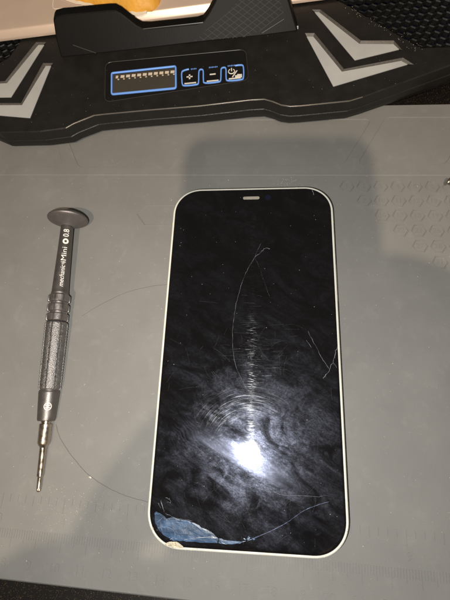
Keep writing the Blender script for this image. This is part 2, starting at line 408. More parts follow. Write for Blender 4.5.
for i in range(40):
    q = at(random.gauss(330, 7), random.gauss(540, 14)); speck((q.x, q.y, .01), random.uniform(.05, .14))
tag(obj('dust', bm, 'dust', recalc=False), 'pale dust specks and lint scattered over the grey mat', 'dust', kind='stuff')

# hairs
def hair(label, pts, r):
    bm = bmesh.new(); tube(bm, [p + Vector((random.gauss(0, .05), random.gauss(0, .05), 0)) for p in spline(pts, 5)], r, 5); tag(obj('hair', bm, 'hair', smooth=60), label, 'hair')
hair('dark curved hair on the mat between the screwdriver tip and the phone corner', [at(56, 424, .3), at(60, 438, .3), at(74, 459, .25), at(90, 476, .2), at(112, 490, .2), at(130, 497, .2), at(148, 502, .3)], .06)
hair('faint thin hair on the mat beside the upper left side of the phone', [at(82, 316, .1), at(100, 305, .1), at(125, 293, .1), at(148, 287, .1), at(168, 284.5, .1)], .05)
q = at(90, 477); bm = bmesh.new(); speck((q.x, q.y, .2), .5); speck((q.x + .4, q.y - .2, .2), .4)
tag(obj('lint', bm, 'dust', recalc=False), 'small white lint caught on the dark hair left of the phone', 'lint')

# ------------------------------------------------------------------ smartphone
ph = empty('smartphone', (0, 0, 0), 0, 'black glass smartphone with a cracked, smeared screen lying on the grey mat', 'smartphone')
HW, HL, RC = 35.75, 73.35, 12.8
def ol(d, z): return rrect(HW - d, HL - d, RC - d, z, 16, e=2.12)
bm = bmesh.new()
loft(bm, [ol(1.6, .02), ol(.7, .12), ol(.12, .7), ol(0, 1.2), ol(0, 6.3), ol(.1, 6.85), ol(.35, 7.18), ol(.6, 7.28), ol(1.0, 7.27), ol(1.05, 6.6)])
obj('frame', bm, 'frame', ph, 40)
bm = bmesh.new()
loft(bm, [ol(1.1, 6.7), ol(1.1, 7.26), ol(1.25, 7.42), ol(1.6, 7.5), ol(2.1, 7.52)])
obj('screen_glass', bm, 'glass', ph, 40)
GZ = 7.52
# earpiece, front camera
bm = bmesh.new(); e0, e1 = at(243, 198, GZ), at(259.5, 198, GZ); hc = (e0 + e1) / 2; hw_ = (e1 - e0).length / 2
prism(bm, rrect(hw_, .75, .74, GZ - .1, 6, hc.x, hc.y), rrect(hw_, .75, .74, GZ + .02, 6, hc.x, hc.y)); obj('earpiece', bm, 'mesh', ph)
bm = bmesh.new(); c0 = at(268, 197.5, GZ); prism(bm, rrect(1.3, 1.3, 1.29, GZ - .1, 8, c0.x, c0.y), rrect(1.3, 1.3, 1.29, GZ + .015, 8, c0.x, c0.y)); obj('front_camera', bm, 'lens', ph)
# antenna bands across the frame, as thin inlays standing proud by a hair
for (x, y, ax) in ((-HW, 55.5, 0), (HW, 55.5, 0), (-HW, -55.5, 0), (HW, -55.5, 0), (-19, -HL, 1), (20, HL, 1)):
    bm = bmesh.new(); sg = 1 if (x if ax == 0 else y) > 0 else -1; o_ = .014
    prof_ = [(-o_, 1.2), (-o_, 6.3), (.1 - o_, 6.87), (.35 - o_ * .7, 7.18 + o_ * .7), (.6, 7.28 + o_), (.98, 7.27 + o_), (.98, 1.2)]
    def bpt(d_, z_, w_): return Vector((x - sg * d_, y + w_, z_)) if ax == 0 else Vector((x + w_, y - sg * d_, z_))
    prism(bm, [bpt(a_, b_, -.4) for a_, b_ in prof_], [bpt(a_, b_, .4) for a_, b_ in prof_])
    obj('antenna_band', bm, 'band', ph)
# side buttons (left: two volume, right: power)
for (x, y, l) in ((-HW - .12, 34, 5), (-HW - .12, 21, 5), (HW + .12, 28, 8)):
    bm = bmesh.new(); box(bm, (x, y, 3.7), (.3, l, 1.1)); obj('side_button', bm, 'frame', ph)
# cracks
def gp(px, py, dz=.0): return at(px, py, GZ + dz)
def crack(pts, r=.05, m='crack', n=6, jit=.12, name='crack'):
    bm = bmesh.new(); P = spline([gp(*q) for q in pts], n)
    P = [p + Vector((random.uniform(-jit, jit), random.uniform(-jit, jit), 0)) if 0 < i < len(P) - 1 else p for i, p in enumerate(P)]
    rs = [r * .56 * random.choice((.35, .6, .9, 1.2)) * random.uniform(.7, 1.2) for _ in P]; rs[0] *= .3; rs[-1] *= .3
    tube(bm, P, rs, 4); return obj(name, bm, m, ph)
crack([(255, 257), (249, 267), (243, 280), (237, 300), (233.5, 320), (232.5, 342), (235, 363), (241, 378), (247, 390)], .036)
crack([(255, 257), (261, 252), (266, 248), (270, 249)], .07, jit=.2)
crack([(255, 257), (258, 249), (261, 243)], .025)
crack([(255, 257), (262, 275), (270, 298)], .012)
crack([(308, 331), (314, 343), (322, 358), (329, 369)], .05, jit=.18)
crack([(337, 346), (334, 357), (330, 369), (323, 379)], .07, jit=.25)
crack([(306, 340), (312, 348)], .04); crack([(333, 362), (337, 368)], .05)
crack([(247, 541), (262, 535), (277, 528), (290, 520.5), (303, 511), (318, 505), (330, 501.5)], .075, 'crack_blue', jit=.08)
crack([(161, 500), (164, 512)], .09, jit=.2); crack([(158, 503), (161, 508)], .08, jit=.2); crack([(165, 513), (176, 518), (192, 521)], .05)
crack([(166, 498), (170, 499), (170, 502.5), (167, 502)], .05, jit=.3)
crack([(195, 445), (214, 462), (228, 474), (252, 486), (286, 495), (330, 496)], .03, jit=.3)
crack([(312, 189.5), (314, 195)], .09, jit=.1)
# shattered white spot on the lower edge
bm = bmesh.new()
for i in range(16):
    c = gp(249 + random.gauss(0, 3.2), 538.5 + random.gauss(0, 1.1)); s = random.uniform(.1, .45); a = random.random() * 6
    V = [bm.verts.new(c + Vector((math.cos(a + j * 2.1) * s, math.sin(a + j * 2.1) * s * .6, random.uniform(.01, .12)))) for j in range(3)]; bm.faces.new(V)
    bm.faces.new([bm.verts.new(v.co - Vector((0, 0, .1))) for v in V])
obj('glass_splinters', bm, 'shard', ph, recalc=False)
# blue lifted flake at the lower left
fl = [(154.5, 513), (156.5, 511.6), (160, 513.2), (163.5, 516.5), (166, 519), (172, 517.4), (180, 519.5), (190, 521.5), (196, 524), (204, 528.5), (214, 534.2), (218, 538.2), (217.5, 543), (205, 542.6), (190, 541.5), (180, 541), (172, 540.3), (165, 536), (159, 530.5), (155.2, 523)]
def flake(outline, z0, z1, name, m, par, tilt=.0):
    Q = [gp(*q) for q in outline]; P = []
    for a, b in zip(Q, Q[1:] + Q[:1]):
        P += [a] + [a.lerp(b, t) + Vector((random.uniform(-.16, .16), random.uniform(-.16, .16), 0)) for t in (.33, .67)]
    bm = bmesh.new()
    c = sum(P, Vector()) / len(P)
    inn = [c + (p - c) * .86 for p in P]
    loft(bm, [[Vector((p.x, p.y, GZ - .05)) for p in P], [Vector((p.x, p.y, GZ + z0)) for p in P], [Vector((p.x, p.y, GZ + z1 + random.uniform(-.035, .05))) for p in inn]])
    return obj(name, bm, m, par)
fo = flake(fl, .02, .06, 'lifted_film', 'flake', ph); fo['label'] = 'blue lifted film under the broken lower left corner'
flake([(218.6, 538.2), (226, 540), (238, 541.3), (246, 541), (240, 543.6), (228, 544.2), (218.4, 543)], .02, .03, 'lifted_film', 'flake', ph)
def fcrack(pts, r=.06, m='crack_blue'):
    bm = bmesh.new(); P = [p + Vector((0, 0, .06)) for p in spline([gp(*q) for q in pts], 6)]
    tube(bm, P, [r * random.uniform(.5, 1.2) for _ in P], 4); o = obj('crack', bm, m, fo); return o
fcrack([(184, 540), (192, 538.6), (204, 537.4), (217, 537.6)], .07, 'crack')
fcrack([(158, 528), (166, 527), (172, 529), (175, 533), (174, 537), (170, 539.5)], .05)
fcrack([(163, 517), (160, 520), (157, 522)], .04); fcrack([(168, 531), (171, 535), (169, 538)], .03)
fcrack([(190, 523), (186, 529), (181, 533)], .03); fcrack([(166, 520), (176, 522), (188, 524), (200, 528)], .03)
for tri in ([(155, 514), (160, 514), (164, 519), (158, 523)], [(166, 520.5), (178, 520), (172, 527), (167, 525)], [(182, 522), (197, 526), (188, 530)], [(198, 530), (213, 535.5), (204, 537)], [(158, 527), (166, 527.5), (165, 534)], [(177, 533), (188, 534), (183, 539.5), (176, 538)]):
    P = [gp(*q) for q in tri]; bm = bmesh.new(); zz = [random.uniform(.03, .14) for _ in P]
    prism(bm, [Vector((p.x, p.y, GZ + .02)) for p in P], [Vector((p.x, p.y, GZ + .02 + z)) for p, z in zip(P, zz)])
    obj('glass_shard', bm, 'flake', fo)
    bm = bmesh.new(); tube(bm, [Vector((p.x, p.y, GZ + .02 + z)) for p, z in zip(P, zz)][:random.choice((2, 3))], .035, 4); obj('shard_edge', bm, 'shard', fo)
# chipped corner showing pale grit
bm = bmesh.new()
ch = [(164, 544.6), (168, 541.6), (173, 541.5), (177, 541.3), (180, 543.5), (184, 546.6), (183, 548.6), (174, 548.2), (168, 547)]
P = [Vector(p) for p in round_poly([gp(*q) for q in ch], 1.2, 4)]; cc = sum(P, Vector()) / len(P)
V0 = [bm.verts.new((p.x, p.y, GZ - .3)) for p in P]; rings = [V0]
for s, h in ((.95, .12), (.75, .25), (.5, .3), (.25, .28)):
    rings.append([bm.verts.new((cc.x + (p.x - cc.x) * s * random.uniform(.88, 1.1), cc.y + (p.y - cc.y) * s * random.uniform(.88, 1.1), GZ + h * random.uniform(.0, 1.8))) for p in P])
for A, B in zip(rings, rings[1:]):
    for k in range(len(A)): bm.faces.new((A[k], A[(k + 1) % len(A)], B[(k + 1) % len(A)], B[k]))
bm.faces.new(rings[-1])
obj('chipped_corner', bm, 'grit', ph)
for (px, py, r) in ((152.5, 528.5, .35), (150, 499, .2), (186, 549.5, .25), (197, 549, .18), (159, 540, .3)):
    bm = bmesh.new(); bmesh.ops.create_icosphere(bm, subdivisions=1, radius=r); p = gp(px, py)
    for v in bm.verts: v.co = Vector((v.co.x * random.uniform(.6, 1.4), v.co.y * random.uniform(.6, 1.4), v.co.z * .5)) + p
    obj('frame_nick', bm, 'grit', ph)
LO = ol(.45, 7.2)
for i in range(16):
    p = random.choice(LO); bm = bmesh.new(); bmesh.ops.create_icosphere(bm, subdivisions=1, radius=random.uniform(.08, .2))
    for v in bm.verts: v.co = Vector((v.co.x * random.uniform(.6, 1.5), v.co.y * random.uniform(.6, 1.5), v.co.z * .35)) + p
    obj('frame_nick', bm, random.choice(('grit', 'wall_grey')), ph)
# fine scratches on the glass: random short arcs that glint only where the light catches them
bm = bmesh.new()
def arc(c, a, ln, curv, r):
    P = []; p = Vector((c[0], c[1], GZ)); n = 7
    for i in range(n):
        P.append(p.copy()); p = p + Vector((math.cos(a), math.sin(a), 0)) * ln / n; a += curv / n
    P = [q for q in P if abs(q.x) < HW - 3 and abs(q.y) < HL - 3]
    if len(P) > 2: tube(bm, P, [r * random.uniform(.6, 1.1) for _ in P], 4, cap=False)
for i in range(230): arc((random.gauss(0, 16), random.gauss(-36, 24)), random.random() * 6.28, random.uniform(2, 11), random.gauss(0, .6), random.uniform(.009, .02))
for i in range(26):    # scratches bent round the flash spot to form its glint arcs
    rr = random.uniform(15, 25); a = random.uniform(1.6, 2.9); arc((1 + rr * math.cos(a), -41 + rr * math.sin(a)), a - PI / 2, random.uniform(4, 13), -random.uniform(4, 13) / rr * .9, random.uniform(.014, .03))
for i in range(120): arc((random.gauss(.5, 5), random.gauss(-14, 14)), random.gauss(0, .07), random.uniform(2, 7), 0, random.uniform(.012, .024))
so = obj('fine_scratches', bm, 'scratch', ph); so['kind'] = 'stuff'
# specks on the glass
bm = bmesh.new()
for i in range(90):
    p = (random.uniform(-33, 33), random.uniform(-70, 70), GZ); speck(p, random.uniform(.05, .16))
so = obj('dust_specks', bm, 'dust', ph, recalc=False); so['kind'] = 'stuff'

# ------------------------------------------------------------------ screwdriver
A0 = at(68.7, 213.0, 9.2); A1 = at(38.4, 492, 1.15)
AX = (A1 - A0); LEN = AX.length; AX.normalize()
view = (Vector(CAM) - (A0 + A1) / 2); SV = (view - AX * view.dot(AX)).normalized(); SU = AX.cross(SV).normalized()
def s_of(py):
    lo, hi = 0, LEN
    for _ in range(40):
        m = (lo + hi) / 2
        if proj(A0 + AX * m)[1] < py: lo = m
        else: hi = m
    return lo
sd = empty('screwdriver', tuple(A1), 0, 'slim gunmetal precision screwdriver with a domed cap lying left of the phone', 'screwdriver')
ORG = A1.copy()
def lathe(prof, name, m, seg=48, fn=None, smooth=35, slim=.9):
    bm = bmesh.new(); loops = []
    for (s, r) in prof:
        r *= slim
        l = []
        for k in range(seg):
            a = 2 * PI * k / seg; rr = r * (fn(a, s) if fn else 1)
            l.append(A0 + AX * s + (SV * math.cos(a) + SU * math.sin(a)) * rr - ORG)
        loops.append(l)
    loft(bm, loops); return obj(name, bm, m, sd, smooth)
s_neck, s_ring, s_grip, s_ge, s_col, s_bit, s_thin = (s_of(v) for v in (226, 294, 322, 390, 421, 447, 477))
lathe([(.0, .05), (.25, 3.2), (.7, 5.6), (1.5, 8.1), (2.2, 9.5), (2.7, 10.1), (3.1, 10.3), (3.5, 10.2), (3.9, 9.8), (4.5, 8.4), (5.2, 6.5), (5.9, 4.8), (6.4, 3.9), (6.8, 3.3), (7.1, 2.95), (s_neck + .4, 2.8)], 'swivel_cap', 'cap', 64, smooth=50, slim=.87)
shaft_prof = [(s_neck + .2, 3.2), (s_neck + .5, 3.5), (s_neck + 1.2, 3.55), (s_neck + 12, 3.85), (s_ring - 4, 4.45), (s_ring - .8, 4.6), (s_ring - .5, 4.75), (s_ring + .1, 4.75), (s_ring + .4, 4.5)]
lathe(shaft_prof, 'shaft', M['gunmetal'], slim=.77)
def groove(a, s):
    t = (a / (2 * PI) * 8 + .5) % 1 - .5
    return 1 - .13 * max(0, 1 - (abs(abs(t) - .5) / .085) ** 2)
pr = []; w = (s_grip - s_ring) / 3
for i in range(3):
    s0 = s_ring + .3 + i * w
    pr += [(s0, 4.7), (s0 + .4, 4.75), (s0 + .65, 5.6), (s0 + .9, 5.8), (s0 + w - .85, 5.8), (s0 + w - .6, 5.6), (s0 + w - .3, 4.75)]
lathe(pr, 'ring_collar', 'ringmetal', 96, groove, 24, .8)
gp_ = [(s_grip + .2, 4.7), (s_grip + .5, 5.3), (s_grip + 1, 5.5)]
n = 46
for i in range(n):
    s = s_grip + 1.4 + (s_ge - s_grip - 2.4) * i / (n - 1); gp_.append((s, 5.5 - .35 * i / n + (.1 if i % 2 else -.1)))
gp_ += [(s_ge - .5, 5.1), (s_ge - .1, 4.7), (s_ge + .1, 4.4)]
lathe(gp_, 'grip', 'grip', 96, groove, 50, .86)
lathe([(s_ge, 4.3), (s_ge + .3, 4.3), (s_ge + .6, 4.55), (s_ge + 1.1, 4.6), (s_col - 1, 3.95), (s_col - .3, 3.85), (s_col, 3.5)], 'bit_collar', 'gunmetal')
lathe([(s_col - .2, 2.2), (s_col + .4, 2.2), (s_col + .5, 2.0), (s_col + 1, 2.0), (s_col + 1.2, 2.75), (s_bit - 1.6, 2.7), (s_bit - .6, 2.2), (s_bit, 1.6), (s_bit + .4, 1.5), (s_thin - .3, 1.42), (s_thin + .1, 1.05), (LEN - 1.2, 1.0)], 'bit', 'steel', 32)
def star(a, s): return 1 - .22 * (1 + math.cos(5 * a)) / 2
lathe([(LEN - 1.3, 1.05), (LEN - .4, 1.0), (LEN - .1, .75), (LEN, .3)], 'bit_tip', 'steel', 40, star)
# printing, wrapped round the tapering shaft: reads from the grip towards the cap
def shaft_r(s):
    for (a, ra), (b, rb) in zip(shaft_prof, shaft_prof[1:]):
        if a <= s <= b: return (ra + (rb - ra) * (s - a) / (b - a)) * .77
    return 4
def wrap(tb, s_mid, lift=.03, ang0=0.0, rf=shaft_r):
    for k in range(-9, 10):
        bmesh.ops.bisect_plane(tb, geom=tb.verts[:] + tb.edges[:] + tb.faces[:], plane_co=(0, k * .2 + .01, 0), plane_no=(0, 1, 0))
    bmesh.ops.triangulate(tb, faces=tb.faces)
    def f(v):
        s = s_mid - v.x; r = rf(s) + lift + v.z; a = ang0 + v.y / r
        return A0 + AX * s + (SV * math.cos(a) + SU * math.sin(a) * UPS) * r - ORG
    return f
# letter tops point to the photograph's left
UPS = 1 if SU.x < 0 else -1
pm_ = bmesh.new()
def put(s, py0, py1, size, bold=0, shear=0):
    a, b = s_of(py0), s_of(py1); tb = text_bm(s, size, bold, .015, shear)
    xs = [v.co.x for v in tb.verts]; k = (b - a) / (max(xs) - min(xs)); mid = (max(xs) + min(xs)) / 2
    for v in tb.verts: v.co.x = (v.co.x - mid) * k
    merge(pm_, tb, wrap(tb, (a + b) / 2))
put('0.8', 231.5, 239, 3.5, .03); put('iMini', 249.3, 264.5, 3.1, .0); put('mechanic', 266.8, 288.5, 2.9, .0, .3); put('\u00ae', 264.6, 266.4, 1.6)
so_ = (s_of(240.8) + s_of(246.2)) / 2
def ringmark(s, r0, r1, kx=1, rf=shaft_r, n=24, dst=None):
    V = []
    for rr in (r0, r1):
        row = []
        for k in range(n):
            a = 2 * PI * k / n; x = rr * math.cos(a) * kx; y = rr * math.sin(a); R_ = rf(s) + .09; t = y / R_
            row.append(dst.verts.new(A0 + AX * (s - x) + (SV * math.cos(t) + SU * math.sin(t) * UPS) * R_ - ORG))
        V.append(row)
    for k in range(n): dst.faces.new((V[0][k], V[0][(k + 1) % n], V[1][(k + 1) % n], V[1][k]))
ringmark(so_, .55, 1.3, dst=pm_)
obj('printed_lettering', pm_, 'print', sd)
em = bmesh.new(); cr = lambda s: 4.14 + (3.555 - 4.14) * (s - s_ge - 1.1) / (s_col - 1 - s_ge - 1.1)
sm = s_of(406.5)
ringmark(sm, 1.25, 1.55, 1.0, cr, dst=em)
for dx in (-.45, .45):
    tb = bmesh.new(); box(tb, (dx * 1.0, 0, 0), (.13, 1.0, .02)); merge(em, tb, wrap(tb, sm, .06, 0, cr))
tb = bmesh.new(); box(tb, (0, 0, 0), (.5, .13, .02)); merge(em, tb, wrap(tb, sm, .06, 0, cr))
obj('printed_emblem', em, 'print', sd)

# ------------------------------------------------------------------ small screw at the right edge
q = at(447.5, 184.5); sr = empty('screw', (q.x, q.y, 0), 0, 'small shiny steel screw lying on a mat hexagon at the right', 'screw')
bm = bmesh.new(); prof = [(.0, 0.02), (.15, 1.2), (.5, 1.75), (.9, 1.9), (1.1, 1.85), (1.15, .8), (1.5, .8)]
for i in range(9): prof += [(1.6 + i * .35, .78), (1.75 + i * .35, 1.0), (1.85 + i * .35, .8)]
prof += [(5.2, .5), (5.5, .1)]
ax = Vector((.86, -.5, -.18)).normalized(); sx = ax.cross(Vector((0, 0, 1))).normalized(); sy = sx.cross(ax)
loft(bm, [[Vector((-1.2, .8, 1.9)) + ax * s + (sx * math.cos(2 * PI * k / 20) + sy * math.sin(2 * PI * k / 20)) * r for k in range(20)] for s, r in prof])
obj('screw_body', bm, 'steel', sr, 40)

# ------------------------------------------------------------------ laptop cooling pad
SL = .07
NP = np.array([0, -SL, 1.0])
def pz(y, h=0): return 13 + SL * (y - 112) + h
def pp(px, py, h=0): return on_plane(px, py, (0, 112, 13 + h), NP)
pad = empty('cooling_pad', (0, 0, 0), 0, 'black angular laptop cooling pad with silver chevrons and a small display panel', 'cooling pad')
front = [(0, 133), (40, 132), (66, 128.5), (74, 124), (94, 116), (104, 114.8), (150, 110.5), (200, 106.5), (250, 100.6), (264, 99.8), (272, 102), (281, 105.6), (290, 107), (300, 106.5), (350, 101.5), (363, 97.5), (450, 66)]
loop = [pp(*q) for q in front]
d = loop[-1] - loop[-2]; d.normalize()
e = loop[-1] + d * 75; loop.append(e)
loop += [Vector((e.x + 10, e.y + 25, 0)), Vector((e.x + 10, 380, 0)), Vector((-235, 380, 0)), Vector((-235, 185, 0)), Vector((-150, 116, 0))]
for p in loop: p.z = pz(p.y)
def lift(l, z=None, h=0): return [Vector((p.x, p.y, (pz(p.y) + h) if z is None else z)) for p in l]
bm = bmesh.new()
loft(bm, [lift(offset(loop, 2.0), .6), lift(offset(loop, .6), 2.0), lift(loop, 4.5), lift(offset(loop, .05), None, -6.2), lift(offset(loop, .3), None, -5.9), lift(offset(loop, .3), None, -.5), lift(offset(loop, .75), None, 0)])
body = obj('body', bm, 'black', pad)
M['edge'] = mat('edge_highlight', (.15, .135, .115), .28, metal=.4, var=.4, vscale=250)
bm = bmesh.new(); tube(bm, [p + Vector((0, 0, -.22)) for p in lift(offset(loop, .52))[2:16]], .3, 8); obj('front_edge_highlight', bm, 'edge', pad, 60)  # paler tube added to imitate the highlight along the chamfer
# recesses
chev = {'a': [(312, 9.5), (320.5, 9.5), (361, 40.5), (394, 40.5), (402.5, 50), (355, 61), (314, 13)],
        'b': [(305, 33), (314.5, 33), (344, 69), (403, 57.5), (414, 64.5), (333, 87.5), (306.5, 37.5)],
        'c': [(36, 42), (46, 42), (45, 45.5), (11, 98), (-40, 99), (-40, 84), (5, 81)],
        'd': [(43, 63), (53, 63), (52, 67), (30.5, 119), (-40, 113.5), (-40, 103), (21, 103)]}
inl = {'a': [(314.7, 12.2), (319, 12.2), (359.5, 44), (393.5, 44.3), (399, 49.4), (354.6, 60.2)],
       'b': [(306.7, 36.7), (313.3, 36.7), (341.9, 71.8), (401, 61), (407.5, 64.4), (333.3, 86.4)],
       'c': [(38.5, 45), (44, 45), (11, 97.2), (-40, 98), (-40, 86), (7, 83.2)],
       'd': [(45.8, 66), (51, 66), (30, 118), (-40, 112), (-40, 105.5), (22, 105.2)]}
cs = []
def cutter(poly, depth):
    b = bmesh.new(); prism(b, lift(poly, None, -depth), lift(poly, None, 3)); cs.append(obj('cutter', b, 'black', pad))
for k, v in chev.items(): cutter([pp(*q) for q in v], 1.3)
pan = round_poly([pp(*q) for q in ((105.5, 62.5), (245.8, 49.2), (248.6, 80), (104.8, 102.2))], 3.5, 5)
cutter(pan, .7)
m1 = [pp(345, 4.5), pp(420, 48.3), pp(450, 47.3)]
m1 += [Vector((150, m1[2].y + 4, 0)), Vector((150, 250, 0)), Vector((m1[0].x - 30, 250, 0)), Vector((m1[0].x - 20, m1[0].y + 15, 0))]
m2 = [pp(0, 63), pp(9, 58), pp(19, 44), Vector((pp(19, 44).x + 14, 200, 0)), Vector((pp(19, 44).x + 14, 250, 0)), Vector((-205, 250, 0)), Vector((-205, 190, 0)), Vector((-160, pp(0, 63).y + 2, 0))]
cutter(m1, 7); cutter(m2, 7)
cut(body, cs)
for k, v in inl.items():
    bm = bmesh.new(); P = [pp(*q, h=-1.0) for q in v]
    P = lift(P)
    prism(bm, [p - Vector((0, 0, 1.25)) for p in P], [p - Vector((0, 0, .95)) for p in P]); obj('silver_chevron', bm, 'silver', pad)
for k, no in (('a', 5), ('b', 5)):
    bm = bmesh.new(); O = lift([pp(*q) for q in chev[k][:no]], None, -.04); I = lift([pp(*q, h=-1.0) for q in inl[k][:no]], None, -.93)
    A_ = [bm.verts.new(p) for p in O]; B_ = [bm.verts.new(p) for p in I]; D_ = [bm.verts.new(p - Vector((0, 0, .3))) for p in I]
    for i in range(no - 1): bm.faces.new((A_[i], A_[i + 1], B_[i + 1], B_[i])); bm.faces.new((B_[i], B_[i + 1], D_[i + 1], D_[i]))
    obj('recess_wall', bm, 'wall_grey', pad)
for k, oi, ii in (('c', (6, 0, 1), (5, 0, 1)), ('d', (6, 0, 1), (5, 0, 1))):
    bm = bmesh.new(); O = lift([pp(*chev[k][i]) for i in oi], None, -.04); I = lift([pp(*inl[k][i], h=-1.0) for i in ii], None, -.93)
    O.insert(0, lift([pp(*chev[k][5])], None, -.04)[0]); I.insert(0, lift([pp(*inl[k][4], h=-1.0)], None, -.93)[0])
    A_ = [bm.verts.new(p) for p in O]; B_ = [bm.verts.new(p) for p in I]; D_ = [bm.verts.new(p - Vector((0, 0, .3))) for p in I]
    for i in range(3): bm.faces.new((A_[i], A_[i + 1], B_[i + 1], B_[i])); bm.faces.new((B_[i], B_[i + 1], D_[i + 1], D_[i]))
    obj('recess_wall', bm, 'wall_grey', pad)
# honeycomb grilles
def inside(p, poly):
    c = False; n = len(poly)
    for i in range(n):
        a, b = poly[i], poly[i - 1]
        if (a.y > p[1]) != (b.y > p[1]) and p[0] < (b.x - a.x) * (p[1] - a.y) / (b.y - a.y) + a.x: c = not c
    return c
for poly in (m1, m2):
    bm = bmesh.new(); pit = 4.3; ro = pit / math.sqrt(3)
    for j in range(0, 60):
        for i in range(-60, 60):
            x = i * pit + (pit / 2 if j % 2 else 0); y = 120 + j * pit * .866
            if not inside((x, y), poly) or y > 232 or abs(x) > 150: continue
            V = []
            for (rr, h) in ((ro * .995, -2.2), (ro * .995, -.5), (ro * .95, -.3), (ro * .90, -.5), (ro * .88, -2.2)):
                V.append([bm.verts.new((x + rr * math.cos(PI / 6 + PI / 3 * k), y + rr * math.sin(PI / 6 + PI / 3 * k), pz(y, h))) for k in range(6)])
            for A_, B_ in zip(V, V[1:] + V[:1]):
                for k in range(6): bm.faces.new((A_[k], A_[(k + 1) % 6], B_[(k + 1) % 6], B_[k]))
    obj('honeycomb_grille', bm, 'cell', pad)
# fan under the right grille
bm = bmesh.new(); fc = pp(440, -30)
for k in range(9):
    a = 2 * PI * k / 9
    pts = [(14, a), (48, a - .35), (48, a + .1), (14, a + .3)]
    lo = [Vector((fc.x + r * math.cos(t), fc.y + r * math.sin(t), pz(fc.y + r * math.sin(t), -6.3 + (1.5 if i in (2, 3) else 0)))) for i, (r, t) in enumerate(pts)]
    prism(bm, lo, [p + Vector((0, 0, .6)) for p in lo])
obj('fan', bm, 'fan', pad)
# display panel
def slab(poly, h0, h1, name, m, par, hole=None):
    bm = bmesh.new(); P = lift(poly); prism(bm, [p + Vector((0, 0, h0)) for p in P], [p + Vector((0, 0, h1)) for p in P]); return obj(name, bm, m, par)
po = slab(offset(pan, .12), -.8, -.25, 'display_panel', 'black_gloss', pad)
bm = bmesh.new(); tube(bm, lift(pan, None, -.04), .16, 5, closed=True); obj('panel_rim', bm, 'black_rim', po, 60)
lcd = [(112.8, 74.3), (174.8, 67.6), (174.9, 87.2), (112.8, 93.3)]
H_ = -.25
slab([pp(*q) for q in lcd], H_, H_ + .06, 'lcd_screen', 'lcd', po)
def ribbon(pts, w, name, m, par, h=H_ + .1, closed=False, sub=1):
    bm = bmesh.new(); P = [pp(*q, h=h) for q in pts]; P = round_poly(P, 1.1, 4) if closed else P
    tube(bm, P, w, 6, closed=closed); o = obj(name, bm, m, par, 60); return o
ribbon([(111.7, 73.2), (175.8, 66.3), (175.9, 88.3), (111.7, 94.5)], .56, 'blue_outline', 'blue_line', po, closed=True)
bm = bmesh.new()
for i in range(11):
    t = i / 10; px = 117 + 55.5 * t; py = 77 - 5.2 * t
    p = pp(px, py, H_ + .1); box(bm, p, (.98 if i else .6, .8, .05)); p = pp(px + 1.4, py + 2.4, H_ + .1); box(bm, p, (.38, .3, .05))
obj('display_segments', bm, 'pinkish', po)
Z = lambda q: (175 + q[0] / 5.625, 55 + q[1] / 5.625)
wave = [(78, 80), (52, 87), (38, 100), (39, 140), (42, 165), (55, 173), (118, 167), (132, 155), (134, 100), (140, 84), (152, 82), (159, 92), (160, 140), (170, 158), (240, 152), (257, 140), (259, 85), (266, 73), (280, 71), (287, 82), (288, 130), (300, 145), (370, 139), (385, 125), (385, 70), (374, 57), (338, 60)]
bm = bmesh.new(); tube(bm, [pp(*Z(q), h=H_ + .1) for q in spline([Vector((a, b, 0)) for a, b in wave], 3) for q in [(q.x, q.y)]], .42, 6); obj('blue_outline', bm, 'blue_line', po, 60)
# icons: + - and power / bars symbol, short white bars, tiny captions
bm = bmesh.new(); h = H_ + .06
rzp = math.atan2(pp(176, 67).y - pp(112, 74).y, pp(176, 67).x - pp(112, 74).x)
def mark(c, hw, hh, a=0): box(bm, pp(*Z(c), h=h), (hw, hh, .04), rzp + a)
mark((82, 122), 1.5, .38); mark((82, 122), .38, 1.5); mark((212, 108), 1.45, .38)
for c in ((86, 158), (212, 145), (336, 131)): mark(c, 2.9, .38)
mark((340, 100), .28, 3.0, -.55)                                   # slash
for i, hh in enumerate((.7, 1.1, 1.6)): p = pp(*Z((345 + i * 12, 120)), h=h); box(bm, p + Vector((0, hh - .7, 0)), (.6, hh, .04), rzp)
P = [pp(*Z((318, 92)), h=h) + Vector((math.cos(t), math.sin(t), 0)) * 1.5 for t in np.linspace(PI / 2 + .6, PI / 2 + 2 * PI - .6, 14)]
tube(bm, P, .26, 5); p = pp(*Z((318, 82)), h=h); box(bm, p, (.24, 1.0, .05), rzp)
obj('button_icons', bm, 'cream_print', po)
bm = bmesh.new()
for (cx, cy_, n) in ((105, 78, 4), (215, 68, 6), (325, 59, 7)):
    for i in range(n):
        p = pp(*Z((cx + (i - (n - 1) / 2) * 8.5, cy_ - (i - (n - 1) / 2) * .9)), h=h); box(bm, p, (.22, .34 if i % 2 else .42, .03), rzp)
obj('tiny_captions', bm, 'blue_line', po)
# specks of dust on the pad
bm = bmesh.new()
for i in range(150):
    px, py = random.uniform(0, 450), random.uniform(30, 130)
    p = pp(px, py)
    if not inside(p, loop) or inside(p, m1) or inside(p, m2): continue
    speck(p + Vector((0, 0, .02)), random.uniform(.05, .13))
for i in range(60):
    t = random.random(); q = (345 + 75 * t + random.gauss(0, 3), 5 + 44 * t + random.gauss(0, 2)); p = pp(*q); speck(p + Vector((0, 0, -.2 if inside(p, m1) else .02)), random.uniform(.07, .24))
so = obj('dust_specks', bm, 'dust', pad, recalc=False); so['kind'] = 'stuff'
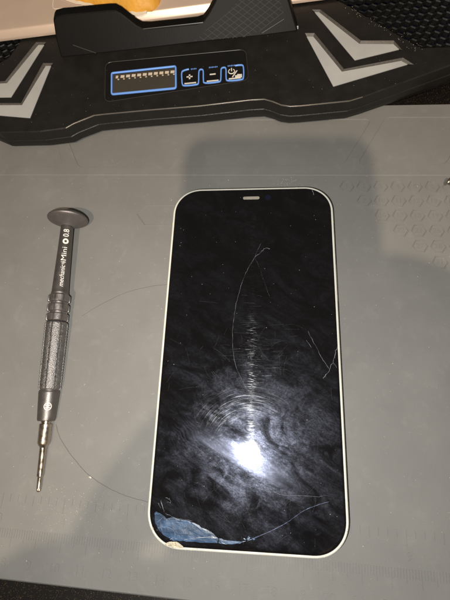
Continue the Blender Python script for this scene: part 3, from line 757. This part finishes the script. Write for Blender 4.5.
# raised stopper flap
BA, BB = pp(60, 58), pp(298, 31.5)
bd = (BB - BA).normalized(); upv = Vector((0, math.cos(math.radians(52)), math.sin(math.radians(52))))
fn_ = bd.cross(upv).normalized()
if fn_.y > 0: fn_ = -fn_
def fp(px, py, out=0): return on_plane(px, py, BA + fn_ * out, np.array(fn_))
flp = [(61, 58), (56, 40), (53, 20), (55, 16.5), (62, 14.5), (108, 10.2), (115, 10), (121, 13), (137, 25.5), (142, 28), (150, 28.2), (196, 23.5), (203, 21), (208, 14), (214, 3), (220, -10), (226, -16), (278, -21), (284, -18), (289, 0), (298, 31.5), (260, 36.5), (205, 42), (150, 48.5)]
P = [fp(*q) for q in flp]; back = Vector((0, 4.6, .4))
bm = bmesh.new(); prism(bm, P, [p + back for p in P])
fo2 = obj('stopper_flap', bm, 'flap', pad); fin(fo2, [('BEVEL', dict(width=.0007, segments=2, limit_method='ANGLE', angle_limit=.6))])
# raised lattice on the flap's right half
reg = [Vector((*q, 0)) for q in ((193, 41.5), (214, 24), (226, 14), (236, 2), (246, -8), (276, -10), (284, 12), (262, 30), (248, 37))]
bm = bmesh.new()
for fam in (0, 1):
    for k in range(-14, 60):
        run = []
        for t in np.linspace(-60, 160, 441):
            x, y = (170 + k * 9.0 + t * .78, 45 - t * .62) if fam == 0 else (140 + k * 9.0 + t * .85, -20 + t * .62)
            if inside((x, y), reg): run.append((x, y))
        if len(run) > 3: tube(bm, [fp(*run[0], out=.02), fp(*run[-1], out=.02)], .17, 4)
obj('diamond_lattice', bm, 'lattice', fo2)
for qa, qb, rr in (((73, 45), (96, 53), .25), ((262, 33), (284, 19), .2), ((143, 29), (203, 22.5), .22)):
    bm = bmesh.new(); tube(bm, [fp(*qa, .05), fp(*qb, .05)], rr, 5); obj('flap_ridge', bm, 'black_rim', fo2)
for (px, py, l) in ((286, 29, 2.3), (290.5, 28, 2.3), (297.5, 29, 1.2), (174.5, 42, 2.0), (68, 54, 2)):
    bm = bmesh.new(); p = pp(px, py); tube(bm, [p, p + Vector((0, .6, l))], .42, 8); obj('hinge_pin', bm, 'silver' if px > 100 else 'black_rim', pad, 40)

# ------------------------------------------------------------------ laptop lying on the pad behind the flap
lt = empty('laptop', (0, 0, 0), 0, 'silver laptop base with its rounded front edge resting behind the black flap', 'laptop')
LT = 5.0
f0, f1 = pp(0, 43, .4), pp(325, 1.4, .4)
ld = (f1 - f0).normalized(); lb = Vector((-ld.y, ld.x, 0)); lb.z = SL * lb.y; lb.normalize()
fl0 = f0 - ld * 90; fl1 = f0 + ld * 232
def lpt(u, v, w): return f0 + ld * u + lb * v + Vector((0, 0, w))
bm = bmesh.new()
def lloop(ins, w): return round_poly([lpt(-90 + ins, ins, w), lpt(232 - ins, ins, w), lpt(232 - ins, 225 - ins, w), lpt(-90 + ins, 225 - ins, w)], 9, 6)
loft(bm, [lloop(.8, .2), lloop(.0, .8), lloop(0, 1.6), lloop(.25, 2.3), lloop(1.9, 4.5), lloop(2.2, 4.8), lloop(2.8, LT)])
obj('laptop_base', bm, 'laptop', lt, 40)
nl = np.array(Vector(ld).cross(lb).normalized())
def ltop(px, py): return on_plane(px, py, f0 + Vector((0, 0, LT)), nl)
t0 = ltop(52.5, 8.2)
uu = (t0 - f0).dot(ld)
bm = bmesh.new(); P = round_poly([lpt(uu, 11.5, LT + .02), lpt(uu + 120, 11.5, LT + .02), lpt(uu + 120, 84, LT + .02), lpt(uu, 84, LT + .02)], 2.5, 4); tube(bm, P, .18, 5, closed=True); obj('trackpad', bm, 'frame', lt, 60)
bm = bmesh.new()
for r in range(4):
    for c in range(13):
        c0 = lpt(-60 + c * 20, 105 + r * 19, LT + .8); q = [c0 + ld * a * 8.3 + lb * b * 8 for a, b in ((-1, -1), (1, -1), (1, 1), (-1, 1))]
        prism(bm, [p - Vector((0, 0, .9)) for p in q], q)
obj('keyboard', bm, 'black', lt)

# ------------------------------------------------------------------ orange padded package on the laptop
og = empty('package', (0, 0, 0), 0, 'crumpled orange paper package with a pale torn edge lying on the laptop', 'package')
outl = [(56, -5), (76, 2.2), (95, 6.2), (107, 9.5), (117, 11.5), (128, 13), (137, 13.6), (144, 13), (147, 11.6), (152, 11.5), (157, 8), (160, 3), (163, -6)]
OP = [ltop(*q) for q in outl]; tl = OP[0]; tr = OP[-1]
poly = OP + [tr + lb * 70, tl + lb * 75 - ld * 12]
cen = sum(OP, Vector()) / len(OP) + lb * 34
bm = bmesh.new(); loops = []
PO = []
for i in range(len(poly)):
    a, b = poly[i], poly[(i + 1) % len(poly)]
    m = max(1, int((b - a).length / 5)); PO += [a.lerp(b, k / m) for k in range(m)]
for s, hgt in ((1, .05), (1.0, .5), (.985, 1.6), (.95, 3.4), (.88, 5.6), (.78, 7.2), (.6, 8.6), (.4, 9.2), (.2, 9.4)):
    l = []
    for p in PO:
        q = cen + (p - cen) * s
        wob = mnoise.noise(q * .09) * 1.6 + mnoise.noise(q * .25) * 1.1 + abs(mnoise.noise(q * .16 + Vector((3, 1, 7)))) * 1.8
        l.append(q + Vector((0, 0, hgt + wob * min(1, hgt / 4))))
    loops.append(l)
loft(bm, loops); obj('wrapping', bm, 'orange', og, 50)
bm = bmesh.new()   # pale folded edge below the orange
edge = spline(OP[:9], 4); n = len(edge)
for j in range(n - 1):
    for sgn in (1,):
        a, b = edge[j], edge[j + 1]
        o1 = Vector((0, 0, .25 + .4 * abs(mnoise.noise(a * .7)))); o2 = Vector((0, 0, .25 + .4 * abs(mnoise.noise(b * .7))))
        wa = 1.5 + .7 * mnoise.noise(a * .5); wb = 1.5 + .7 * mnoise.noise(b * .5)
        q = [a - lb * wa + o1, b - lb * wb + o2, b + lb * .6 + o2 * 2, a + lb * .6 + o1 * 2]
        prism(bm, q, [p + Vector((0, 0, .25)) for p in q])
bmesh.ops.remove_doubles(bm, verts=bm.verts, dist=.001)
obj('torn_edge', bm, 'paper', og)

# ------------------------------------------------------------------ the photographer (beyond the frame) whose shade crosses the mat
LAMP = Vector((95, -765, 1272)); KB = .88            # figure and phone shrunk about the lamp: same shade, clear of the view
Rm = Matrix([list(r) for r in R.tolist()])
hp = empty('camera_phone', tuple(Vector(CAM) + Rm @ Vector((15, -62, 9))), 0, 'dark smartphone held over the mat to take the picture', 'smartphone')
hp.rotation_euler = EUL
bm = bmesh.new(); loft(bm, [rrect(38, 80, 9, -3.5, 8), rrect(39, 81, 10, -2.5, 8), rrect(39, 81, 10, 2.5, 8), rrect(38, 80, 9, 3.5, 8)]); obj('phone_body', bm, 'cloth', hp, 40)
def skin(name, nodes, edges, m, parent=None, sub=2):
    """nodes: {key: (xyz mm, radius mm)}, one connected tree; the first is the root"""
    ks = list(nodes); me = bpy.data.meshes.new(name)
    me.from_pydata([Vector(nodes[k][0]) * MM for k in ks], [(ks.index(a), ks.index(b)) for a, b in edges], [])
    o = bpy.data.objects.new(name, me); C.objects.link(o)
    md = o.modifiers.new('skin', 'SKIN'); md.use_smooth_shade = True
    for i, k in enumerate(ks):
        sv = me.skin_vertices[0].data[i]; r = nodes[k][1] * MM; sv.radius = (r, r); sv.use_root = (i == 0)
    sb = o.modifiers.new('sub', 'SUBSURF'); sb.levels = sub; sb.render_levels = sub
    fin(o, []); o.data.materials.clear(); o.data.materials.append(M[m])
    if parent: o.parent = parent
    return o
nd = {'pelvis': ((20, -640, -150), 140), 'chest': ((20, -600, 180), 150), 'neck': ((15, -575, 350), 60), 'chin': ((12, -545, 420), 70), 'crown': ((12, -550, 520), 80)}
ed = [('pelvis', 'chest'), ('chest', 'neck'), ('neck', 'chin'), ('chin', 'crown')]
def arm(sd_, sh, el, wr, palm, fingers):
    nd[sd_ + 's'] = (sh, 62); nd[sd_ + 'e'] = (el, 44); nd[sd_ + 'w'] = (wr, 27 if sd_ == 'l' else 40); nd[sd_ + 'p'] = (palm, 24 if sd_ == 'l' else 44)  # right wrist and palm thickened to close lit gaps in the shade
    ed.extend([('chest', sd_ + 's'), (sd_ + 's', sd_ + 'e'), (sd_ + 'e', sd_ + 'w'), (sd_ + 'w', sd_ + 'p')])
    for i, ch in enumerate(fingers):
        prev = sd_ + 'p'
        for j, q in enumerate(ch):
            k = f'{sd_}f{i}{j}'; nd[k] = (q, 9.5 - j); ed.append((prev, k)); prev = k
bp = lambda x, y, z: tuple(Vector(CAM) + Rm @ Vector((15 + x, -62 + y, 9 + z)))
arm('l', (-160, -590, 270), (-335, -330, 110), (-150, -225, 118), bp(-64, -84, 8),
    [[bp(-56, -48, 18), bp(-42, -30, 14), bp(-28, -18, 12)]] + [[bp(-60, -112 + 20 * k, -10), bp(-48, -106 + 20 * k, -15), bp(-34, -102 + 20 * k, -14)] for k in range(4)])
arm('r', (200, -590, 270), (270, -330, 125), (84, -172, 160), bp(47, -34, 32),
    [[bp(58, 4, 18), bp(44, 16, 14), bp(28, 22, 12)]] + [[bp(66, -40 + 21 * k, -10), bp(52, -36 + 22 * k, -15), bp(36, -34 + 22 * k, -14)] for k in range(4)])
pr_ = skin('person', nd, ed, 'skin')
tag(pr_, 'person leaning over the desk holding a phone in both hands to photograph it', 'person')
bm = bmesh.new(); bmesh.ops.create_uvsphere(bm, u_segments=24, v_segments=16, radius=1)
for v in bm.verts: v.co = Vector((12 + v.co.x * 88, -560 + v.co.y * 98, 500 + v.co.z * 88))
obj('hair_cap', bm, 'hair', pr_, 60)
for nm, ks, g in (('shirt', ['chest', 'pelvis'], 14),):
    n2 = {k: (nd[k][0], nd[k][1] + g) for k in ('chest', 'pelvis', 'ls', 'le', 'rs', 're')}
    skin(nm, n2, [('pelvis', 'chest'), ('chest', 'ls'), ('ls', 'le'), ('chest', 'rs'), ('rs', 're')], 'cloth', pr_)

hp.location = (LAMP + (hp.location / MM - LAMP) * KB) * MM; hp.scale = (KB,) * 3
pr_.location = LAMP * (1 - KB) * MM; pr_.scale = (KB,) * 3
# ------------------------------------------------------------------ light, world, camera
def light(name, t, loc_, power, col, size, **kw):
    l = bpy.data.lights.new(name, t); l.energy = power; l.color = col; l.shadow_soft_size = size * MM
    o = bpy.data.objects.new(name, l); C.objects.link(o); o.location = Vector(loc_) * MM
    for k, v in kw.items(): setattr(l, k, v)
    return o
SPOT = at(250, 454, GZ)                      # where the flash mirrors in the glass
fl_ = Vector((2 * SPOT.x - CAM[0], 2 * SPOT.y - CAM[1], CAM[2] - .5))
light('flash', 'POINT', fl_, 1.75, (1.0, .98, .93), 1.6)
light('desk_lamp', 'POINT', LAMP, 46, (1.0, .78, .55), 10)
w = bpy.data.worlds.new('World'); SC.world = w; w.use_nodes = True
bg = w.node_tree.nodes['Background']; bg.inputs[0].default_value = (1.0, .90, .76, 1); bg.inputs[1].default_value = .115
cam = bpy.data.cameras.new('Camera'); co = bpy.data.objects.new('Camera', cam); C.objects.link(co)
co.location = Vector(CAM) * MM; co.rotation_euler = EUL
cam.sensor_fit = 'VERTICAL'; cam.sensor_height = 24; cam.lens = 24 * F / 600; cam.clip_start = .002; cam.clip_end = 50
SC.camera = co
vs = SC.view_settings; vs.view_transform = 'Standard'; vs.look = 'None'; vs.exposure = 0; vs.gamma = 1; vs.use_curve_mapping = False
SC.cycles.use_denoising = True; SC.cycles.max_bounces = 6; SC.cycles.sample_clamp_indirect = 2.0
